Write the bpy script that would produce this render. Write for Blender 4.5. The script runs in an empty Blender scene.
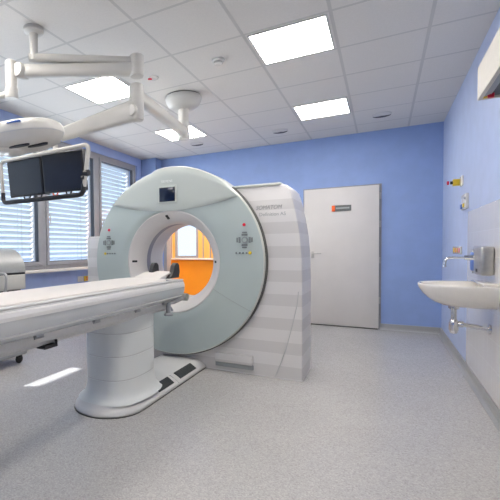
import bpy, bmesh, math, random
from mathutils import Vector, Matrix
random.seed(7)
PI = math.pi
col = bpy.context.scene.collection

# ------------------------------------------------------------------ materials
def mat(name, color, rough=.5, metal=0, spec=.5, emis=None, estr=0, coat=0, noise=0, nscale=40, bump=0, bscale=200):
    m = bpy.data.materials.new(name); m.use_nodes = True
    nt = m.node_tree; b = nt.nodes['Principled BSDF']
    b.inputs['Base Color'].default_value = (*color, 1)
    b.inputs['Roughness'].default_value = rough
    b.inputs['Metallic'].default_value = metal
    b.inputs['Specular IOR Level'].default_value = spec
    if coat: b.inputs['Coat Weight'].default_value = coat; b.inputs['Coat Roughness'].default_value = .08
    if emis: b.inputs['Emission Color'].default_value = (*emis, 1); b.inputs['Emission Strength'].default_value = estr
    if noise or bump:
        tc = nt.nodes.new('ShaderNodeTexCoord')
    if noise:
        n = nt.nodes.new('ShaderNodeTexNoise'); n.inputs['Scale'].default_value = nscale; n.inputs['Detail'].default_value = 3
        nt.links.new(tc.outputs['Object'], n.inputs['Vector'])
        r = nt.nodes.new('ShaderNodeValToRGB')
        r.color_ramp.elements[0].position = .35; r.color_ramp.elements[1].position = .65
        r.color_ramp.elements[0].color = (*[c*(1-noise) for c in color], 1)
        r.color_ramp.elements[1].color = (*[min(1, c*(1+noise)) for c in color], 1)
        nt.links.new(n.outputs['Fac'], r.inputs['Fac']); nt.links.new(r.outputs['Color'], b.inputs['Base Color'])
    if bump:
        n2 = nt.nodes.new('ShaderNodeTexNoise'); n2.inputs['Scale'].default_value = bscale
        nt.links.new(tc.outputs['Object'], n2.inputs['Vector'])
        bp = nt.nodes.new('ShaderNodeBump'); bp.inputs['Strength'].default_value = bump; bp.inputs['Distance'].default_value = .002
        nt.links.new(n2.outputs['Fac'], bp.inputs['Height']); nt.links.new(bp.outputs['Normal'], b.inputs['Normal'])
    return m

M = {}
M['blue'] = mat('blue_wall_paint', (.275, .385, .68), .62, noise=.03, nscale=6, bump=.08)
M['blue_right'] = mat('pale_blue_wall_paint', (.46, .54, .76), .42, noise=.03, nscale=6, bump=.08)  # wall blue made paler, with the window glare put into the colour
M['baseb'] = mat('grey_vinyl_skirting', (.36, .36, .36), .4, noise=.08, nscale=150)
M['white_door'] = mat('white_door_laminate', (.67, .64, .615), .45, noise=.015, nscale=5)
M['frame_grey'] = mat('grey_window_frame', (.33, .33, .35), .45, noise=.03, nscale=12)
M['frame_dark'] = mat('dark_rubber_seal', (.03, .035, .05), .6, noise=.1)
M['slat'] = mat('pale_metal_slat', (.38, .42, .46), .45, noise=.03, nscale=9)
M['sill'] = mat('cream_sill', (.72, .70, .66), .35, noise=.02, nscale=8)
M['cream'] = mat('cream_plastic', (.62, .64, .59), .28, coat=.3, noise=.015, nscale=4)
M['enamel'] = mat('white_enamel', (.72, .71, .68), .25, coat=.3, noise=.015, nscale=4)
M['armwhite'] = mat('off_white_arm_enamel', (.56, .545, .51), .42, coat=.1, noise=.02, nscale=6)
M['face'] = mat('grey_green_shell', (.455, .52, .505), .35, coat=.25, noise=.012, nscale=3)
M['capm'] = mat('warm_grey_green_shell', (.52, .56, .53), .32, coat=.3, noise=.012, nscale=3)
M['funnel'] = mat('off_white_shell', (.70, .675, .655), .4, noise=.015, nscale=3)
M['scanband'] = mat('blue_grey_window_ring', (.27, .27, .32), .4, noise=.03, nscale=10)
M['tunnel'] = mat('pale_tunnel_lining', (.62, .60, .60), .4, noise=.015, nscale=3)
M['black'] = mat('black_plastic', (.012, .013, .016), .4, noise=.1)
M['gasket'] = mat('dark_gasket', (.08, .08, .07), .6, noise=.1)  # dark edge parts, and the shade painted into gaps
M['rubber'] = mat('dark_grey_rubber', (.035, .04, .042), .7, noise=.1, bump=.5, bscale=300)
M['screen'] = mat('dark_blue_screen', (.006, .012, .035), .15, noise=.1)
M['monitor'] = mat('black_display_glass', (.006, .009, .018), .3, noise=.1)
M['chrome'] = mat('chrome', (.75, .75, .76), .12, 1, noise=.02)
M['steel'] = mat('brushed_steel', (.50, .49, .47), .35, 1, noise=.05, nscale=30)
M['silver'] = mat('silver_grey_plastic', (.50, .50, .50), .3, .3, noise=.02)
M['tablew'] = mat('white_table_shell', (.63, .62, .61), .3, coat=.3, noise=.012, nscale=4)
M['tableside'] = mat('satin_silver_rail', (.60, .62, .64), .26, .35, noise=.01, nscale=4)
M['pad'] = mat('cream_mattress_vinyl', (.66, .62, .59), .6, noise=.012, nscale=5, bump=.15, bscale=60)
M['tray'] = mat('grey_tray_plastic', (.52, .52, .52), .4, noise=.02)
M['column'] = mat('pale_column_shell', (.66, .68, .67), .4, noise=.012, nscale=3)
M['groove'] = mat('shadow_groove_grey', (.36, .38, .38), .6, noise=.02)
M['red'] = mat('red_button', (.75, .02, .05), .35, noise=.05)
M['yellow'] = mat('yellow_plastic', (.78, .55, .03), .4, noise=.03)
M['orangep'] = mat('orange_plastic', (.85, .35, .03), .4, noise=.03)
M['button'] = mat('grey_button', (.20, .215, .22), .5, noise=.05)
M['button_light'] = mat('pale_grey_button', (.33, .36, .36), .5, noise=.05)
M['printgrey'] = mat('grey_print', (.30, .30, .30), .6, noise=.02)
M['printwhite'] = mat('white_print', (.85, .86, .84), .6, noise=.02)
M['printblue'] = mat('blue_print', (.10, .22, .60), .6, noise=.02)
M['ceramic'] = mat('white_ceramic', (.80, .77, .73), .12, coat=.6, noise=.01)
M['bluep'] = mat('blue_plastic', (.07, .17, .52), .35, noise=.05)
M['beige'] = mat('beige_casing', (.60, .56, .49), .5, noise=.02)
M['grey_mid'] = mat('mid_grey_casing', (.30, .31, .33), .5, noise=.03)
M['signgrey'] = mat('sign_grey', (.13, .14, .135), .5, noise=.03)
M['signred'] = mat('sign_red', (.90, .13, .02), .5, noise=.03)
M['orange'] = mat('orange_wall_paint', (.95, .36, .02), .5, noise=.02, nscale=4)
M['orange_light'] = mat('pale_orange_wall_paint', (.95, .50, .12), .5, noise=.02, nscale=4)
M['cartbody'] = mat('grey_beige_cart_shell', (.55, .54, .51), .35, noise=.02)
M['carthood'] = mat('satin_metal_hood', (.50, .50, .49), .3, .5, noise=.03)
M['concrete'] = mat('outside_render', (.5, .5, .5), .8, noise=.05)
M['light'] = mat('luminous_diffuser', (.9, .9, .9), .5, emis=(1, .955, .90), estr=20, noise=.001)

M['ceil_plain'] = mat('white_ceiling_fitting', (.66, .64, .61), .6, noise=.02)
M['blue_left'] = mat('window_wall_blue_paint', (.38, .49, .80), .6, noise=.03, nscale=6)  # wall blue lightened in colour to offset the backlit window side
def glass_mat():
    m = bpy.data.materials.new('window_glass'); m.use_nodes = True; nt = m.node_tree; nt.nodes.clear()
    o = nt.nodes.new('ShaderNodeOutputMaterial'); mx = nt.nodes.new('ShaderNodeMixShader')
    t = nt.nodes.new('ShaderNodeBsdfTransparent'); t.inputs[0].default_value = (.94, .97, 1, 1)
    g = nt.nodes.new('ShaderNodeBsdfGlossy'); g.inputs['Roughness'].default_value = .03
    lw = nt.nodes.new('ShaderNodeLayerWeight'); pw = nt.nodes.new('ShaderNodeMath'); pw.operation = 'POWER'; pw.inputs[1].default_value = 5
    nt.links.new(lw.outputs['Facing'], pw.inputs[0]); ml = nt.nodes.new('ShaderNodeMath'); ml.operation = 'MULTIPLY_ADD'; ml.inputs[1].default_value = .35; ml.inputs[2].default_value = .03
    nt.links.new(pw.outputs[0], ml.inputs[0]); nt.links.new(ml.outputs[0], mx.inputs[0]); nt.links.new(t.outputs[0], mx.inputs[1]); nt.links.new(g.outputs[0], mx.inputs[2])
    nt.links.new(mx.outputs[0], o.inputs[0]); return m
M['glass'] = glass_mat()

def math_node(nt, op, a, b=None, c=None):
    n = nt.nodes.new('ShaderNodeMath'); n.operation = op
    for i, v in enumerate((a, b, c)):
        if v is None: continue
        if hasattr(v, 'links'): nt.links.new(v, n.inputs[i])
        else: n.inputs[i].default_value = v
    return n.outputs[0]

GX, GY, T = .2978, 6.3039, .625
def grid_mat(name, base, line, ox, oy, tx, ty, w, ax=('X', 'Y'), rough=.7, coat=0, nz=.03, nscale=120):
    m = mat(name, base, rough, coat=coat); nt = m.node_tree; b = nt.nodes['Principled BSDF']
    tc = nt.nodes.new('ShaderNodeTexCoord'); sp = nt.nodes.new('ShaderNodeSeparateXYZ')
    nt.links.new(tc.outputs['Object'], sp.inputs[0])
    outs = []
    for a, o, t in ((ax[0], ox, tx), (ax[1], oy, ty)):
        s = math_node(nt, 'SUBTRACT', sp.outputs[a], o - t*40)
        fr = math_node(nt, 'FRACT', math_node(nt, 'DIVIDE', s, t))
        d = math_node(nt, 'ABSOLUTE', math_node(nt, 'SUBTRACT', fr, .5))
        outs.append(math_node(nt, 'GREATER_THAN', d, .5 - w/t/2))
    mk = math_node(nt, 'MAXIMUM', outs[0], outs[1])
    n = nt.nodes.new('ShaderNodeTexNoise'); n.inputs['Scale'].default_value = nscale
    nt.links.new(tc.outputs['Object'], n.inputs['Vector'])
    r = nt.nodes.new('ShaderNodeValToRGB')
    r.color_ramp.elements[0].position = .3; r.color_ramp.elements[1].position = .7
    r.color_ramp.elements[0].color = (*[c*(1-nz) for c in base], 1); r.color_ramp.elements[1].color = (*[c*(1+nz) for c in base], 1)
    nt.links.new(n.outputs['Fac'], r.inputs['Fac'])
    mx = nt.nodes.new('ShaderNodeMix'); mx.data_type = 'RGBA'
    nt.links.new(mk, mx.inputs[0]); nt.links.new(r.outputs['Color'], mx.inputs[6]); mx.inputs[7].default_value = (*line, 1)
    nt.links.new(mx.outputs[2], b.inputs['Base Color'])
    bp = nt.nodes.new('ShaderNodeBump'); bp.invert = True; bp.inputs['Strength'].default_value = .4; bp.inputs['Distance'].default_value = .004
    nt.links.new(mk, bp.inputs['Height']); nt.links.new(bp.outputs['Normal'], b.inputs['Normal'])
    return m
M['ceiling'] = grid_mat('white_ceiling_tiles', (.70, .675, .64), (.56, .545, .52), GX, GY, T, T, .024)
M['tiles'] = grid_mat('white_wall_tiles', (.80, .77, .73), (.87, .85, .82), 4.83, 1.51, .15, .2, .006, ('Y', 'Z'), .15, .5, .02, 3)

def floor_mat():
    m = mat('speckled_grey_vinyl', (.4, .4, .41), .24, spec=.45); nt = m.node_tree; b = nt.nodes['Principled BSDF']
    tc = nt.nodes.new('ShaderNodeTexCoord')
    v = nt.nodes.new('ShaderNodeTexVoronoi'); v.inputs['Scale'].default_value = 150
    nt.links.new(tc.outputs['Object'], v.inputs['Vector'])
    sep = nt.nodes.new('ShaderNodeSeparateColor'); nt.links.new(v.outputs['Color'], sep.inputs[0])
    r = nt.nodes.new('ShaderNodeValToRGB'); e = r.color_ramp
    e.elements[0].position = 0; e.elements[0].color = (.39, .375, .365, 1)
    e.elements[1].position = 1; e.elements[1].color = (.56, .54, .52, 1)
    a = e.elements.new(.3); a.color = (.455, .44, .43, 1)
    a = e.elements.new(.7); a.color = (.49, .475, .463, 1)
    nt.links.new(sep.outputs[0], r.inputs['Fac'])
    n = nt.nodes.new('ShaderNodeTexNoise'); n.inputs['Scale'].default_value = 1.5; nt.links.new(tc.outputs['Object'], n.inputs['Vector'])
    mx = nt.nodes.new('ShaderNodeMix'); mx.data_type = 'RGBA'; mx.blend_type = 'MULTIPLY'; mx.inputs[0].default_value = .12
    nt.links.new(r.outputs['Color'], mx.inputs[6]); nt.links.new(n.outputs['Fac'], mx.inputs[7])
    nt.links.new(mx.outputs[2], b.inputs['Base Color'])
    return m
M['floor'] = floor_mat()

def stripe_mat():
    m = mat('striped_white_shell', (.70, .69, .69), .38, coat=.15); nt = m.node_tree; b = nt.nodes['Principled BSDF']
    g = nt.nodes.new('ShaderNodeNewGeometry'); sp = nt.nodes.new('ShaderNodeSeparateXYZ'); nt.links.new(g.outputs['Position'], sp.inputs[0])
    s = math_node(nt, 'DIVIDE', math_node(nt, 'ADD', sp.outputs['Z'], -.23 + .218*2), .218)
    fr = math_node(nt, 'FRACT', s)
    k = math_node(nt, 'LESS_THAN', fr, .485)
    top = math_node(nt, 'LESS_THAN', sp.outputs['Z'], 1.63)
    k = math_node(nt, 'MULTIPLY', k, top)
    mx = nt.nodes.new('ShaderNodeMix'); mx.data_type = 'RGBA'; nt.links.new(k, mx.inputs[0])
    mx.inputs[6].default_value = (.71, .69, .68, 1); mx.inputs[7].default_value = (.62, .60, .59, 1)
    nt.links.new(mx.outputs[2], b.inputs['Base Color']); return m
M['stripe'] = stripe_mat()

# ------------------------------------------------------------------ geometry helpers
class MB:
    def __init__(s): s.bm = bmesh.new()
    def box(s, x0, x1, y0, y1, z0, z1, bev=0, seg=2, rot=None, about=None):
        r = bmesh.ops.create_cube(s.bm, size=1)
        vs = r['verts']
        for v in vs:
            v.co = Vector(((x0+x1)/2 + v.co.x*(x1-x0), (y0+y1)/2 + v.co.y*(y1-y0), (z0+z1)/2 + v.co.z*(z1-z0)))
        if bev:
            es = list({e for v in vs for e in v.link_edges})
            rr = bmesh.ops.bevel(s.bm, geom=es, offset=bev, segments=seg, profile=.5, affect='EDGES')
            vs = list({v for f in rr['faces'] for v in f.verts} | {v for v in vs if v.is_valid})
        if rot is not None:
            c = Vector(about) if about else Vector(((x0+x1)/2, (y0+y1)/2, (z0+z1)/2))
            for v in vs: v.co = rot @ (v.co - c) + c
        return s
    def loft(s, rings, cap=True, closed=True):
        rv = [[s.bm.verts.new(p) for p in r] for r in rings]
        n = len(rv[0])
        for a, b in zip(rv[:-1], rv[1:]):
            for i in range(n if closed else n-1):
                j = (i+1) % n
                s.bm.faces.new((a[i], a[j], b[j], b[i]))
        if cap and closed:
            s.bm.faces.new(list(reversed(rv[0]))); s.bm.faces.new(rv[-1])
        return s
    def lathe(s, prof, c, axis='Z', n=48, radd=None, a0=0, a1=2*PI, capends=False):
        # prof = (radius, along)
        full = abs(a1-a0-2*PI) < 1e-6
        m = n if full else n+1
        rings = []
        for i in range(m):
            a = a0 + (a1-a0)*i/n
            ring = []
            for r, h in prof:
                rr = r + (radd(a) if radd and r > 0 else 0)
                if axis == 'Z': p = (c[0]+rr*math.cos(a), c[1]+rr*math.sin(a), c[2]+h)
                elif axis == 'Y': p = (c[0]+rr*math.cos(a), c[1]+h, c[2]+rr*math.sin(a))
                else: p = (c[0]+h, c[1]+rr*math.cos(a), c[2]+rr*math.sin(a))
                ring.append(s.bm.verts.new(p))
            rings.append(ring)
        for i in range(n):
            A, B = rings[i], rings[(i+1) % m]
            for k in range(len(prof)-1):
                vs = [A[k], B[k], B[k+1], A[k+1]]
                try: s.bm.faces.new(vs)
                except ValueError: pass
        if full and capends:
            for k in (0, len(prof)-1):
                if prof[k][0] > 1e-6:
                    s.bm.faces.new([r[k] for r in rings])
        return s
    def tube(s, pts, r, n=12, cap=True):
        pts = [Vector(p) for p in pts]; rs = r if isinstance(r, (list, tuple)) else [r]*len(pts)
        rings = []; up = None
        for i, p in enumerate(pts):
            t = (pts[min(i+1, len(pts)-1)] - pts[max(i-1, 0)]).normalized()
            if up is None:
                up = Vector((0, 0, 1)) if abs(t.z) < .9 else Vector((1, 0, 0))
            a = t.cross(up).normalized(); up = a.cross(t).normalized()
            rings.append([p + rs[i]*(math.cos(2*PI*k/n)*a + math.sin(2*PI*k/n)*up) for k in range(n)])
        return s.loft(rings, cap)
    def bar(s, p0, p1, w, h, bev=.01):
        # box bar with width w (sideways) and height h (up) between points
        p0, p1 = Vector(p0), Vector(p1); t = (p1-p0).normalized()
        a = t.cross(Vector((0, 0, 1))).normalized(); u = a.cross(t).normalized()
        sec = rrect(w, h, bev, 3)
        return s.loft([[p + a*x + u*y for x, y in sec] for p in (p0, p1)])
    def prism(s, pts, y0, y1, axis='Y', bev=0):
        def P(a, b, c):
            return {'Y': (a, c, b), 'Z': (a, b, c), 'X': (c, a, b)}[axis]
        s.loft([[P(a, b, y0) for a, b in pts], [P(a, b, y1) for a, b in pts]])
        return s
    def build(s, name, material, parent=None, smooth=True, angle=35, bevel=0):
        bm = s.bm
        bmesh.ops.remove_doubles(bm, verts=bm.verts, dist=1e-6)
        bmesh.ops.recalc_face_normals(bm, faces=bm.faces)
        me = bpy.data.meshes.new(name)
        bm.to_mesh(me); bm.free()
        return link_mesh(name, me, material, parent, smooth, angle, bevel)

def link_mesh(name, me, material, parent=None, smooth=True, angle=35, bevel=0):
    o = bpy.data.objects.new(name, me); col.objects.link(o)
    me.materials.append(M[material] if isinstance(material, str) else material)
    if bevel:
        b = o.modifiers.new('bevel', 'BEVEL'); b.width = bevel; b.segments = 3; b.limit_method = 'ANGLE'; b.angle_limit = math.radians(40)
    if smooth:
        for p in me.polygons: p.use_smooth = True
        try: me.set_sharp_from_angle(angle=math.radians(angle))
        except Exception: pass
    if parent:
        o.parent = parent
        base = Vector((0, 0, 0)); q = parent
        while q: base += q.location; q = q.parent
        o.location = -base
    return o

def rrect(w, h, r, n=4):
    pts = []
    for cx, cy, a0 in ((w/2-r, h/2-r, 0), (-w/2+r, h/2-r, 90), (-w/2+r, -h/2+r, 180), (w/2-r, -h/2+r, 270)):
        for i in range(n+1):
            a = math.radians(a0 + 90*i/n); pts.append((cx+r*math.cos(a), cy+r*math.sin(a)))
    return pts

def arc_pts(pts, r, n=6):
    """round the corners of a 3-D polyline"""
    pts = [Vector(p) for p in pts]; out = [pts[0]]
    for a, b, c in zip(pts[:-2], pts[1:-1], pts[2:]):
        d1 = (a-b).normalized(); d2 = (c-b).normalized()
        p, q = b+d1*r, b+d2*r
        for i in range(n+1):
            t = i/n; out.append((1-t)**2*p + 2*t*(1-t)*b + t*t*q)
    out.append(pts[-1]); return out

def tag(o, label=None, cat=None, group=None, kind=None):
    if label: o['label'] = label
    if cat: o['category'] = cat
    if group: o['group'] = group
    if kind: o['kind'] = kind
    return o
def empty(name, loc, label=None, cat=None, group=None, kind=None):
    o = bpy.data.objects.new(name, None); col.objects.link(o); o.location = loc; o.empty_display_size = .1
    return tag(o, label, cat, group, kind)
def struct(o): o['kind'] = 'structure'; return o
def copy_tree(o, parent=None):
    c = o.copy(); col.objects.link(c)
    if parent: c.parent = parent
    for ch in list(o.children): copy_tree(ch, c)
    return c

def text(name, body, size, loc, material, parent, facing='-Y', shear=0, depth=.0012, sx=1):
    cu = bpy.data.curves.new(name, 'FONT'); cu.body = body; cu.size = size; cu.shear = shear; cu.extrude = depth
    cu.align_x = 'LEFT'
    tmp = bpy.data.objects.new('tmp', cu); col.objects.link(tmp)
    bpy.context.view_layer.update()
    me = bpy.data.meshes.new_from_object(tmp.evaluated_get(bpy.context.evaluated_depsgraph_get()))
    bpy.data.objects.remove(tmp)
    R = Matrix.Rotation(PI/2, 4, 'X') if facing == '-Y' else Matrix.Rotation(-PI/2, 4, 'Z') @ Matrix.Rotation(PI/2, 4, 'X')
    me.transform(Matrix.Translation(Vector(loc)) @ R @ Matrix.Diagonal((sx, 1, 1, 1)))
    return link_mesh(name, me, material, parent, False)

# ------------------------------------------------------------------ dimensions of the room
RW, BW, LW, FW, CH = .695, 6.754, -3.88, -2.6, 2.855

# floor, ceiling
struct(MB().box(LW-.1, RW+.1, FW-.1, BW+.0, -.1, 0).build('floor', 'floor', smooth=False))
struct(MB().box(LW-.1, RW+.1, FW-.1, BW+.1, CH, CH+.1).build('ceiling', 'ceiling', smooth=False))
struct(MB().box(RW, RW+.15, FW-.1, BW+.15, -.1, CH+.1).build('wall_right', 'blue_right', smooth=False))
# back wall with the opening into the orange room
OX0, OX1, OZ = -3.50, -2.35, 2.05
w = MB(); w.box(LW-.12, OX0, BW, BW+.15, -.1, CH+.1); w.box(OX1, RW, BW, BW+.15, -.1, CH+.1); w.box(OX0, OX1, BW, BW+.15, OZ, CH+.1)
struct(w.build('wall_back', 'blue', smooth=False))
struct(MB().box(LW-.1, RW+.1, FW-.15, FW, 0, CH).build('wall_front', 'blue', smooth=False))
struct(MB().box(LW, -3.57, 6.53, BW, 0, CH-.001, .006).build('wall_left_pier', 'blue', smooth=False))
# left wall, window opening y 1.45..6.36, z .97..2.70
WY0, WY1, WZ0, WZ1 = 0.30, 6.38, .94, 2.715
w = MB()
w.box(LW-.35, LW, FW-.1, BW, -.1, WZ0); w.box(LW-.35, LW, FW-.1, BW, WZ1, CH+.1)
w.box(LW-.35, LW, FW-.1, WY0, WZ0, WZ1); w.box(LW-.35, LW, WY1, BW, WZ0, WZ1)
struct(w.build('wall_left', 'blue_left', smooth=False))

# coved skirting
def cove(name, p0, p1, nx, ny):
    prof = [(0, .085), (.012, .085), (.014, .03), (.022, .014), (.045, .002), (.045, 0), (0, 0)]
    m = MB(); m.loft([[(p[0]+nx*a, p[1]+ny*a, z) for a, z in prof] for p in (p0, p1)])
    struct(m.build(name, 'baseb', smooth=False))
cove('baseboard_back', (-.03, BW), (RW, BW), 0, -1)
cove('baseboard_back_left', (OX1+.05, BW), (-1.13, BW), 0, -1)
cove('baseboard_right', (RW, FW), (RW, BW), -1, 0)
cove('baseboard_left', (LW, FW), (LW, 6.53), 1, 0)

# wall tiling on the right wall
struct(MB().box(RW-.008, RW, FW, 4.83, .085, 1.51, .002, 1).build('wall_right_tiling', 'tiles', smooth=False))

# sill
struct(MB().box(LW-.06, LW+.14, WY0, WY1+.02, WZ0-.035, WZ0, .008).build('trim_1', 'sill'))

# ------------------------------------------------------------------ windows and blinds
def window_unit(idx, y0, y1, tilt_dark=False):
    r = empty('window_%d' % idx, (LW-.05, (y0+y1)/2, WZ0), kind='structure')
    x0, x1 = LW-.09, LW-.02; f = .045
    m = MB()
    m.box(x0, x1, y0, y0+f, WZ0, WZ1); m.box(x0, x1, y1-f, y1, WZ0, WZ1)
    m.box(x0, x1, y0+f, y1-f, WZ0, WZ0+.05); m.box(x0, x1, y0+f, y1-f, WZ1-.05, WZ1)
    m.build('window_frame', 'frame_grey', r, smooth=False, bevel=.004)
    a, b, c, d = y0+f, y1-f, WZ0+.05, WZ1-.05; s = .05
    m = MB(); X0, X1 = LW-.075, LW-.005
    m.box(X0, X1, a+.004, a+s, c+.004, d-.004); m.box(X0, X1, b-s, b-.004, c+.004, d-.004)
    m.box(X0, X1, a+s, b-s, c+.004, c+s); m.box(X0, X1, a+s, b-s, d-s, d-.004)
    sash = m.build('window_sash', 'frame_grey', r, smooth=False, bevel=.004)
    a, b, c, d = a+s, b-s, c+s, d-s; g = .008
    m = MB()
    m.box(X0-.004, X1-.02, a, a+g, c, d); m.box(X0-.004, X1-.02, b-g, b, c, d); m.box(X0-.004, X1-.02, a+g, b-g, c, c+g); m.box(X0-.004, X1-.02, a+g, b-g, d-g, d)
    m.build('window_seal', 'frame_dark', sash, smooth=False)
    MB().box(LW-.055, LW-.05, a, b, c, d).build('pane', 'glass', sash, smooth=False)
    # handle
    m = MB(); m.box(LW-.005, LW+.006, y0+f+.012, y0+f+.036, 1.62, 1.69, .003); m.tube(arc_pts([(LW, y0+f+.024, 1.67), (LW+.04, y0+f+.024, 1.67), (LW+.04, y0+f+.024, 1.54)], .015), .008, 8)
    m.build('handle', 'silver', r)
    return r
units = [(5.20, 6.36), (4.00, 5.20), (2.80, 4.00), (1.60, 2.80), (.40, 1.60)]
blind_txt = ['pale horizontal blind in the window beside the blue corner pier',
             'pale horizontal blind in the window behind the two hanging monitors',
             'pale horizontal blind in the leftmost window seen, left of the monitors',
             'pale horizontal blind in the window outside the left picture edge',
             'pale horizontal blind in the window nearest the camera']
for i, (a, b) in enumerate(units):
    window_unit(i+1, a, b)
    r = empty('venetian_blind', (LW-.20, (a+b)/2, WZ0), blind_txt[i], 'blind', 'venetian blinds outside the windows')
    m = MB(); z = WZ0-.01; xs = LW-.20
    tl = math.radians(32)
    k = 0
    while z < WZ1-.09:
        tl = math.radians(-40) if (i == 3 and z < 1.42) else math.radians(32)  # lower slats of the unseen blind turned open to throw sun patches
        dx, dz = .037*math.cos(tl), .037*math.sin(tl)
        top = [(-dx, -dz), (-dx*.5, -dz*.5+.006), (0, .008), (dx*.5, dz*.5+.006), (dx, dz)]
        for sgn in (1,):
            pts = [(xs+p, z+q) for p, q in top] + [(xs+p, z+q-.0015) for p, q in reversed(top)]
            m.loft([[(p, yy, q) for p, q in pts] for yy in (a+.035, b-.035)])
        z += .070; k += 1
    m.build('slats', 'slat', r)
    for yy in (a+.25, b-.25):
        for xo in (-.035, .038): MB().tube([(xs+xo, yy, WZ0-.02), (xs+xo, yy, WZ1-.02)], .0025, 6).build('cord', 'frame_grey', r)
    MB().box(xs-.04, xs+.04, a+.01, b-.01, WZ1-.085, WZ1-.02, .004).build('head_rail', 'frame_grey', r)
    for yy in (a+.012, b-.024): MB().box(xs-.05, xs+.05, yy, yy+.012, WZ0-.02, WZ1-.02).build('guide_rail', 'frame_grey', r, smooth=False)

# ------------------------------------------------------------------ orange room beyond
y1, xa, xb = 7.6, -3.98, -1.9
w = MB(); w.box(xa, xb, y1, y1+.1, -.1, .99)
struct(w.build('wall_far_lower', 'orange', smooth=False))
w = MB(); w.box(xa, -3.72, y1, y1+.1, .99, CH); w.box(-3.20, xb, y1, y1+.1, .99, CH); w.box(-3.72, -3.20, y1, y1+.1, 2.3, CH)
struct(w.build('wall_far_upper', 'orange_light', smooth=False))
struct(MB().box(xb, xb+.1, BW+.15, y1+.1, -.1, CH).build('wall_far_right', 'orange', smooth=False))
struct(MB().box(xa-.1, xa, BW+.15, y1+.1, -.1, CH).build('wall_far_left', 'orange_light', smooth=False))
struct(MB().box(xa-.1, xb+.1, BW, y1+.1, -.1, 0).build('floor_far', 'floor', smooth=False))
struct(MB().box(xa-.1, xb+.1, BW+.1, y1+.1, CH, CH+.1).build('ceiling_far', 'concrete', smooth=False))
struct(MB().box(xa, xb, y1-.05, y1, .965, 1.0, .006).build('trim_2', 'sill'))
m = MB()
m.box(-3.72, -3.20, y1+.0, y1+.06, 1.0, 1.05); m.box(-3.72, -3.20, y1, y1+.06, 2.25, 2.3); m.box(-3.72, -3.67, y1, y1+.06, 1.05, 2.25); m.box(-3.25, -3.20, y1, y1+.06, 1.05, 2.25)
r = empty('window_6', (-3.46, y1, 1.0), kind='structure'); m.build('window_frame', 'frame_grey', r, smooth=False, bevel=.004)
MB().box(-3.67, -3.25, y1+.03, y1+.035, 1.05, 2.25).build('pane', 'glass', r, smooth=False)
for n_, x in enumerate((-3.88, -3.80, -3.10, -2.95)): struct(MB().box(x, x+.02, y1-.02, y1, 1.0, 2.6).build('trim_%d' % (n_+5), 'frame_grey', smooth=False))
m = MB(); m.box(OX0-.03, OX0+.03, BW-.012, BW+.16, 0, OZ+.03); m.box(OX1-.03, OX1+.03, BW-.012, BW+.16, 0, OZ+.03); m.box(OX0+.03, OX1-.03, BW-.012, BW+.16, OZ-.03, OZ+.03)
struct(m.build('trim_4', 'frame_grey', smooth=False, bevel=.003))

# ------------------------------------------------------------------ door
DX0, DX1, DZ = -1.05, -.045, 2.075
r = empty('door_1', ((DX0+DX1)/2, BW-.03, 0), kind='structure')
MB().box(DX0+.01, DX1-.01, BW-.05, BW-.012, .0, .016).build('bottom_seal', 'gasket', r, smooth=False)  # dark strip painting the shade in the gap under the leaf
MB().box(DX0, DX1, BW-.055, BW-.012, .018, DZ, .003).build('door_leaf', 'white_door', r)
m = MB(); m.box(DX0-.02, DX0+.03, BW-.011, BW, 0, DZ+.02); m.box(DX1-.03, DX1+.03, BW-.011, BW, 0, DZ+.02); m.box(DX0+.03, DX1-.03, BW-.011, BW, DZ-.05, DZ+.02)
m.build('door_frame', 'frame_grey', r, smooth=False)
for z in (.42, 1.0, 1.52, 1.92):
    hm = MB(); hm.tube([(DX1+.012, BW-.035, z-.045), (DX1+.012, BW-.035, z+.045)], .011, 12); hm.box(DX1, DX1+.012, BW-.04, BW-.03, z-.035, z+.035)
    hm.build('hinge', 'steel', r)
m = MB(); m.box(-.945, -.905, BW-.060, BW-.055, 1.03, 1.13, .002); m.tube(arc_pts([(-.925, BW-.058, 1.10), (-.925, BW-.11, 1.10), (-.80, BW-.11, 1.10)], .02), .009, 10)
m.build('door_handle', 'steel', r)
r = empty('door_sign', (-.53, BW-.058, 1.77), 'small dark grey sign with an orange-red end on the white door', 'sign')
MB().box(-.66, -.40, BW-.062, BW-.0555, 1.727, 1.812, .001, 1).build('plate', 'signgrey', r)
MB().box(-.662, -.617, BW-.066, BW-.0615, 1.725, 1.814).build('red_panel', 'signred', r, smooth=False)
MB().box(-.605, -.425, BW-.0635, BW-.0618, 1.760, 1.782).build('pale_strip', 'button_light', r, smooth=False)

# ------------------------------------------------------------------ ceiling fittings
def ceiling_light(cx, cy):
    h = .274
    r = empty('ceiling_light', (cx, cy, CH))
    m = MB(); f = .012
    z0, z1 = CH-.008, CH-.0005
    m.box(cx-h-f, cx-h, cy-h-f, cy+h+f, z0, z1); m.box(cx+h, cx+h+f, cy-h-f, cy+h+f, z0, z1)
    m.box(cx-h, cx+h, cy-h-f, cy-h, z0, z1); m.box(cx-h, cx+h, cy+h, cy+h+f, z0, z1)
    m.build('light_frame', 'enamel', r, smooth=False)
    MB().box(cx-h, cx+h, cy-h, cy+h, CH-.006, CH-.001).build('diffuser', 'light', r, smooth=False)
    return r
lx = [GX-1.5*T, GX-4.5*T]; ly = [GY-1.5*T, GY-4.5*T]
L0 = ceiling_light(lx[0], ly[0])
lab = {(0, 0): 'square luminous ceiling panel in front of the white door', (0, 1): 'large square luminous ceiling panel nearest the camera, right of the smoke detector',
       (1, 0): 'square luminous ceiling panel above the scanner by the window corner', (1, 1): 'square luminous ceiling panel above the long white support arms'}
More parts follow.
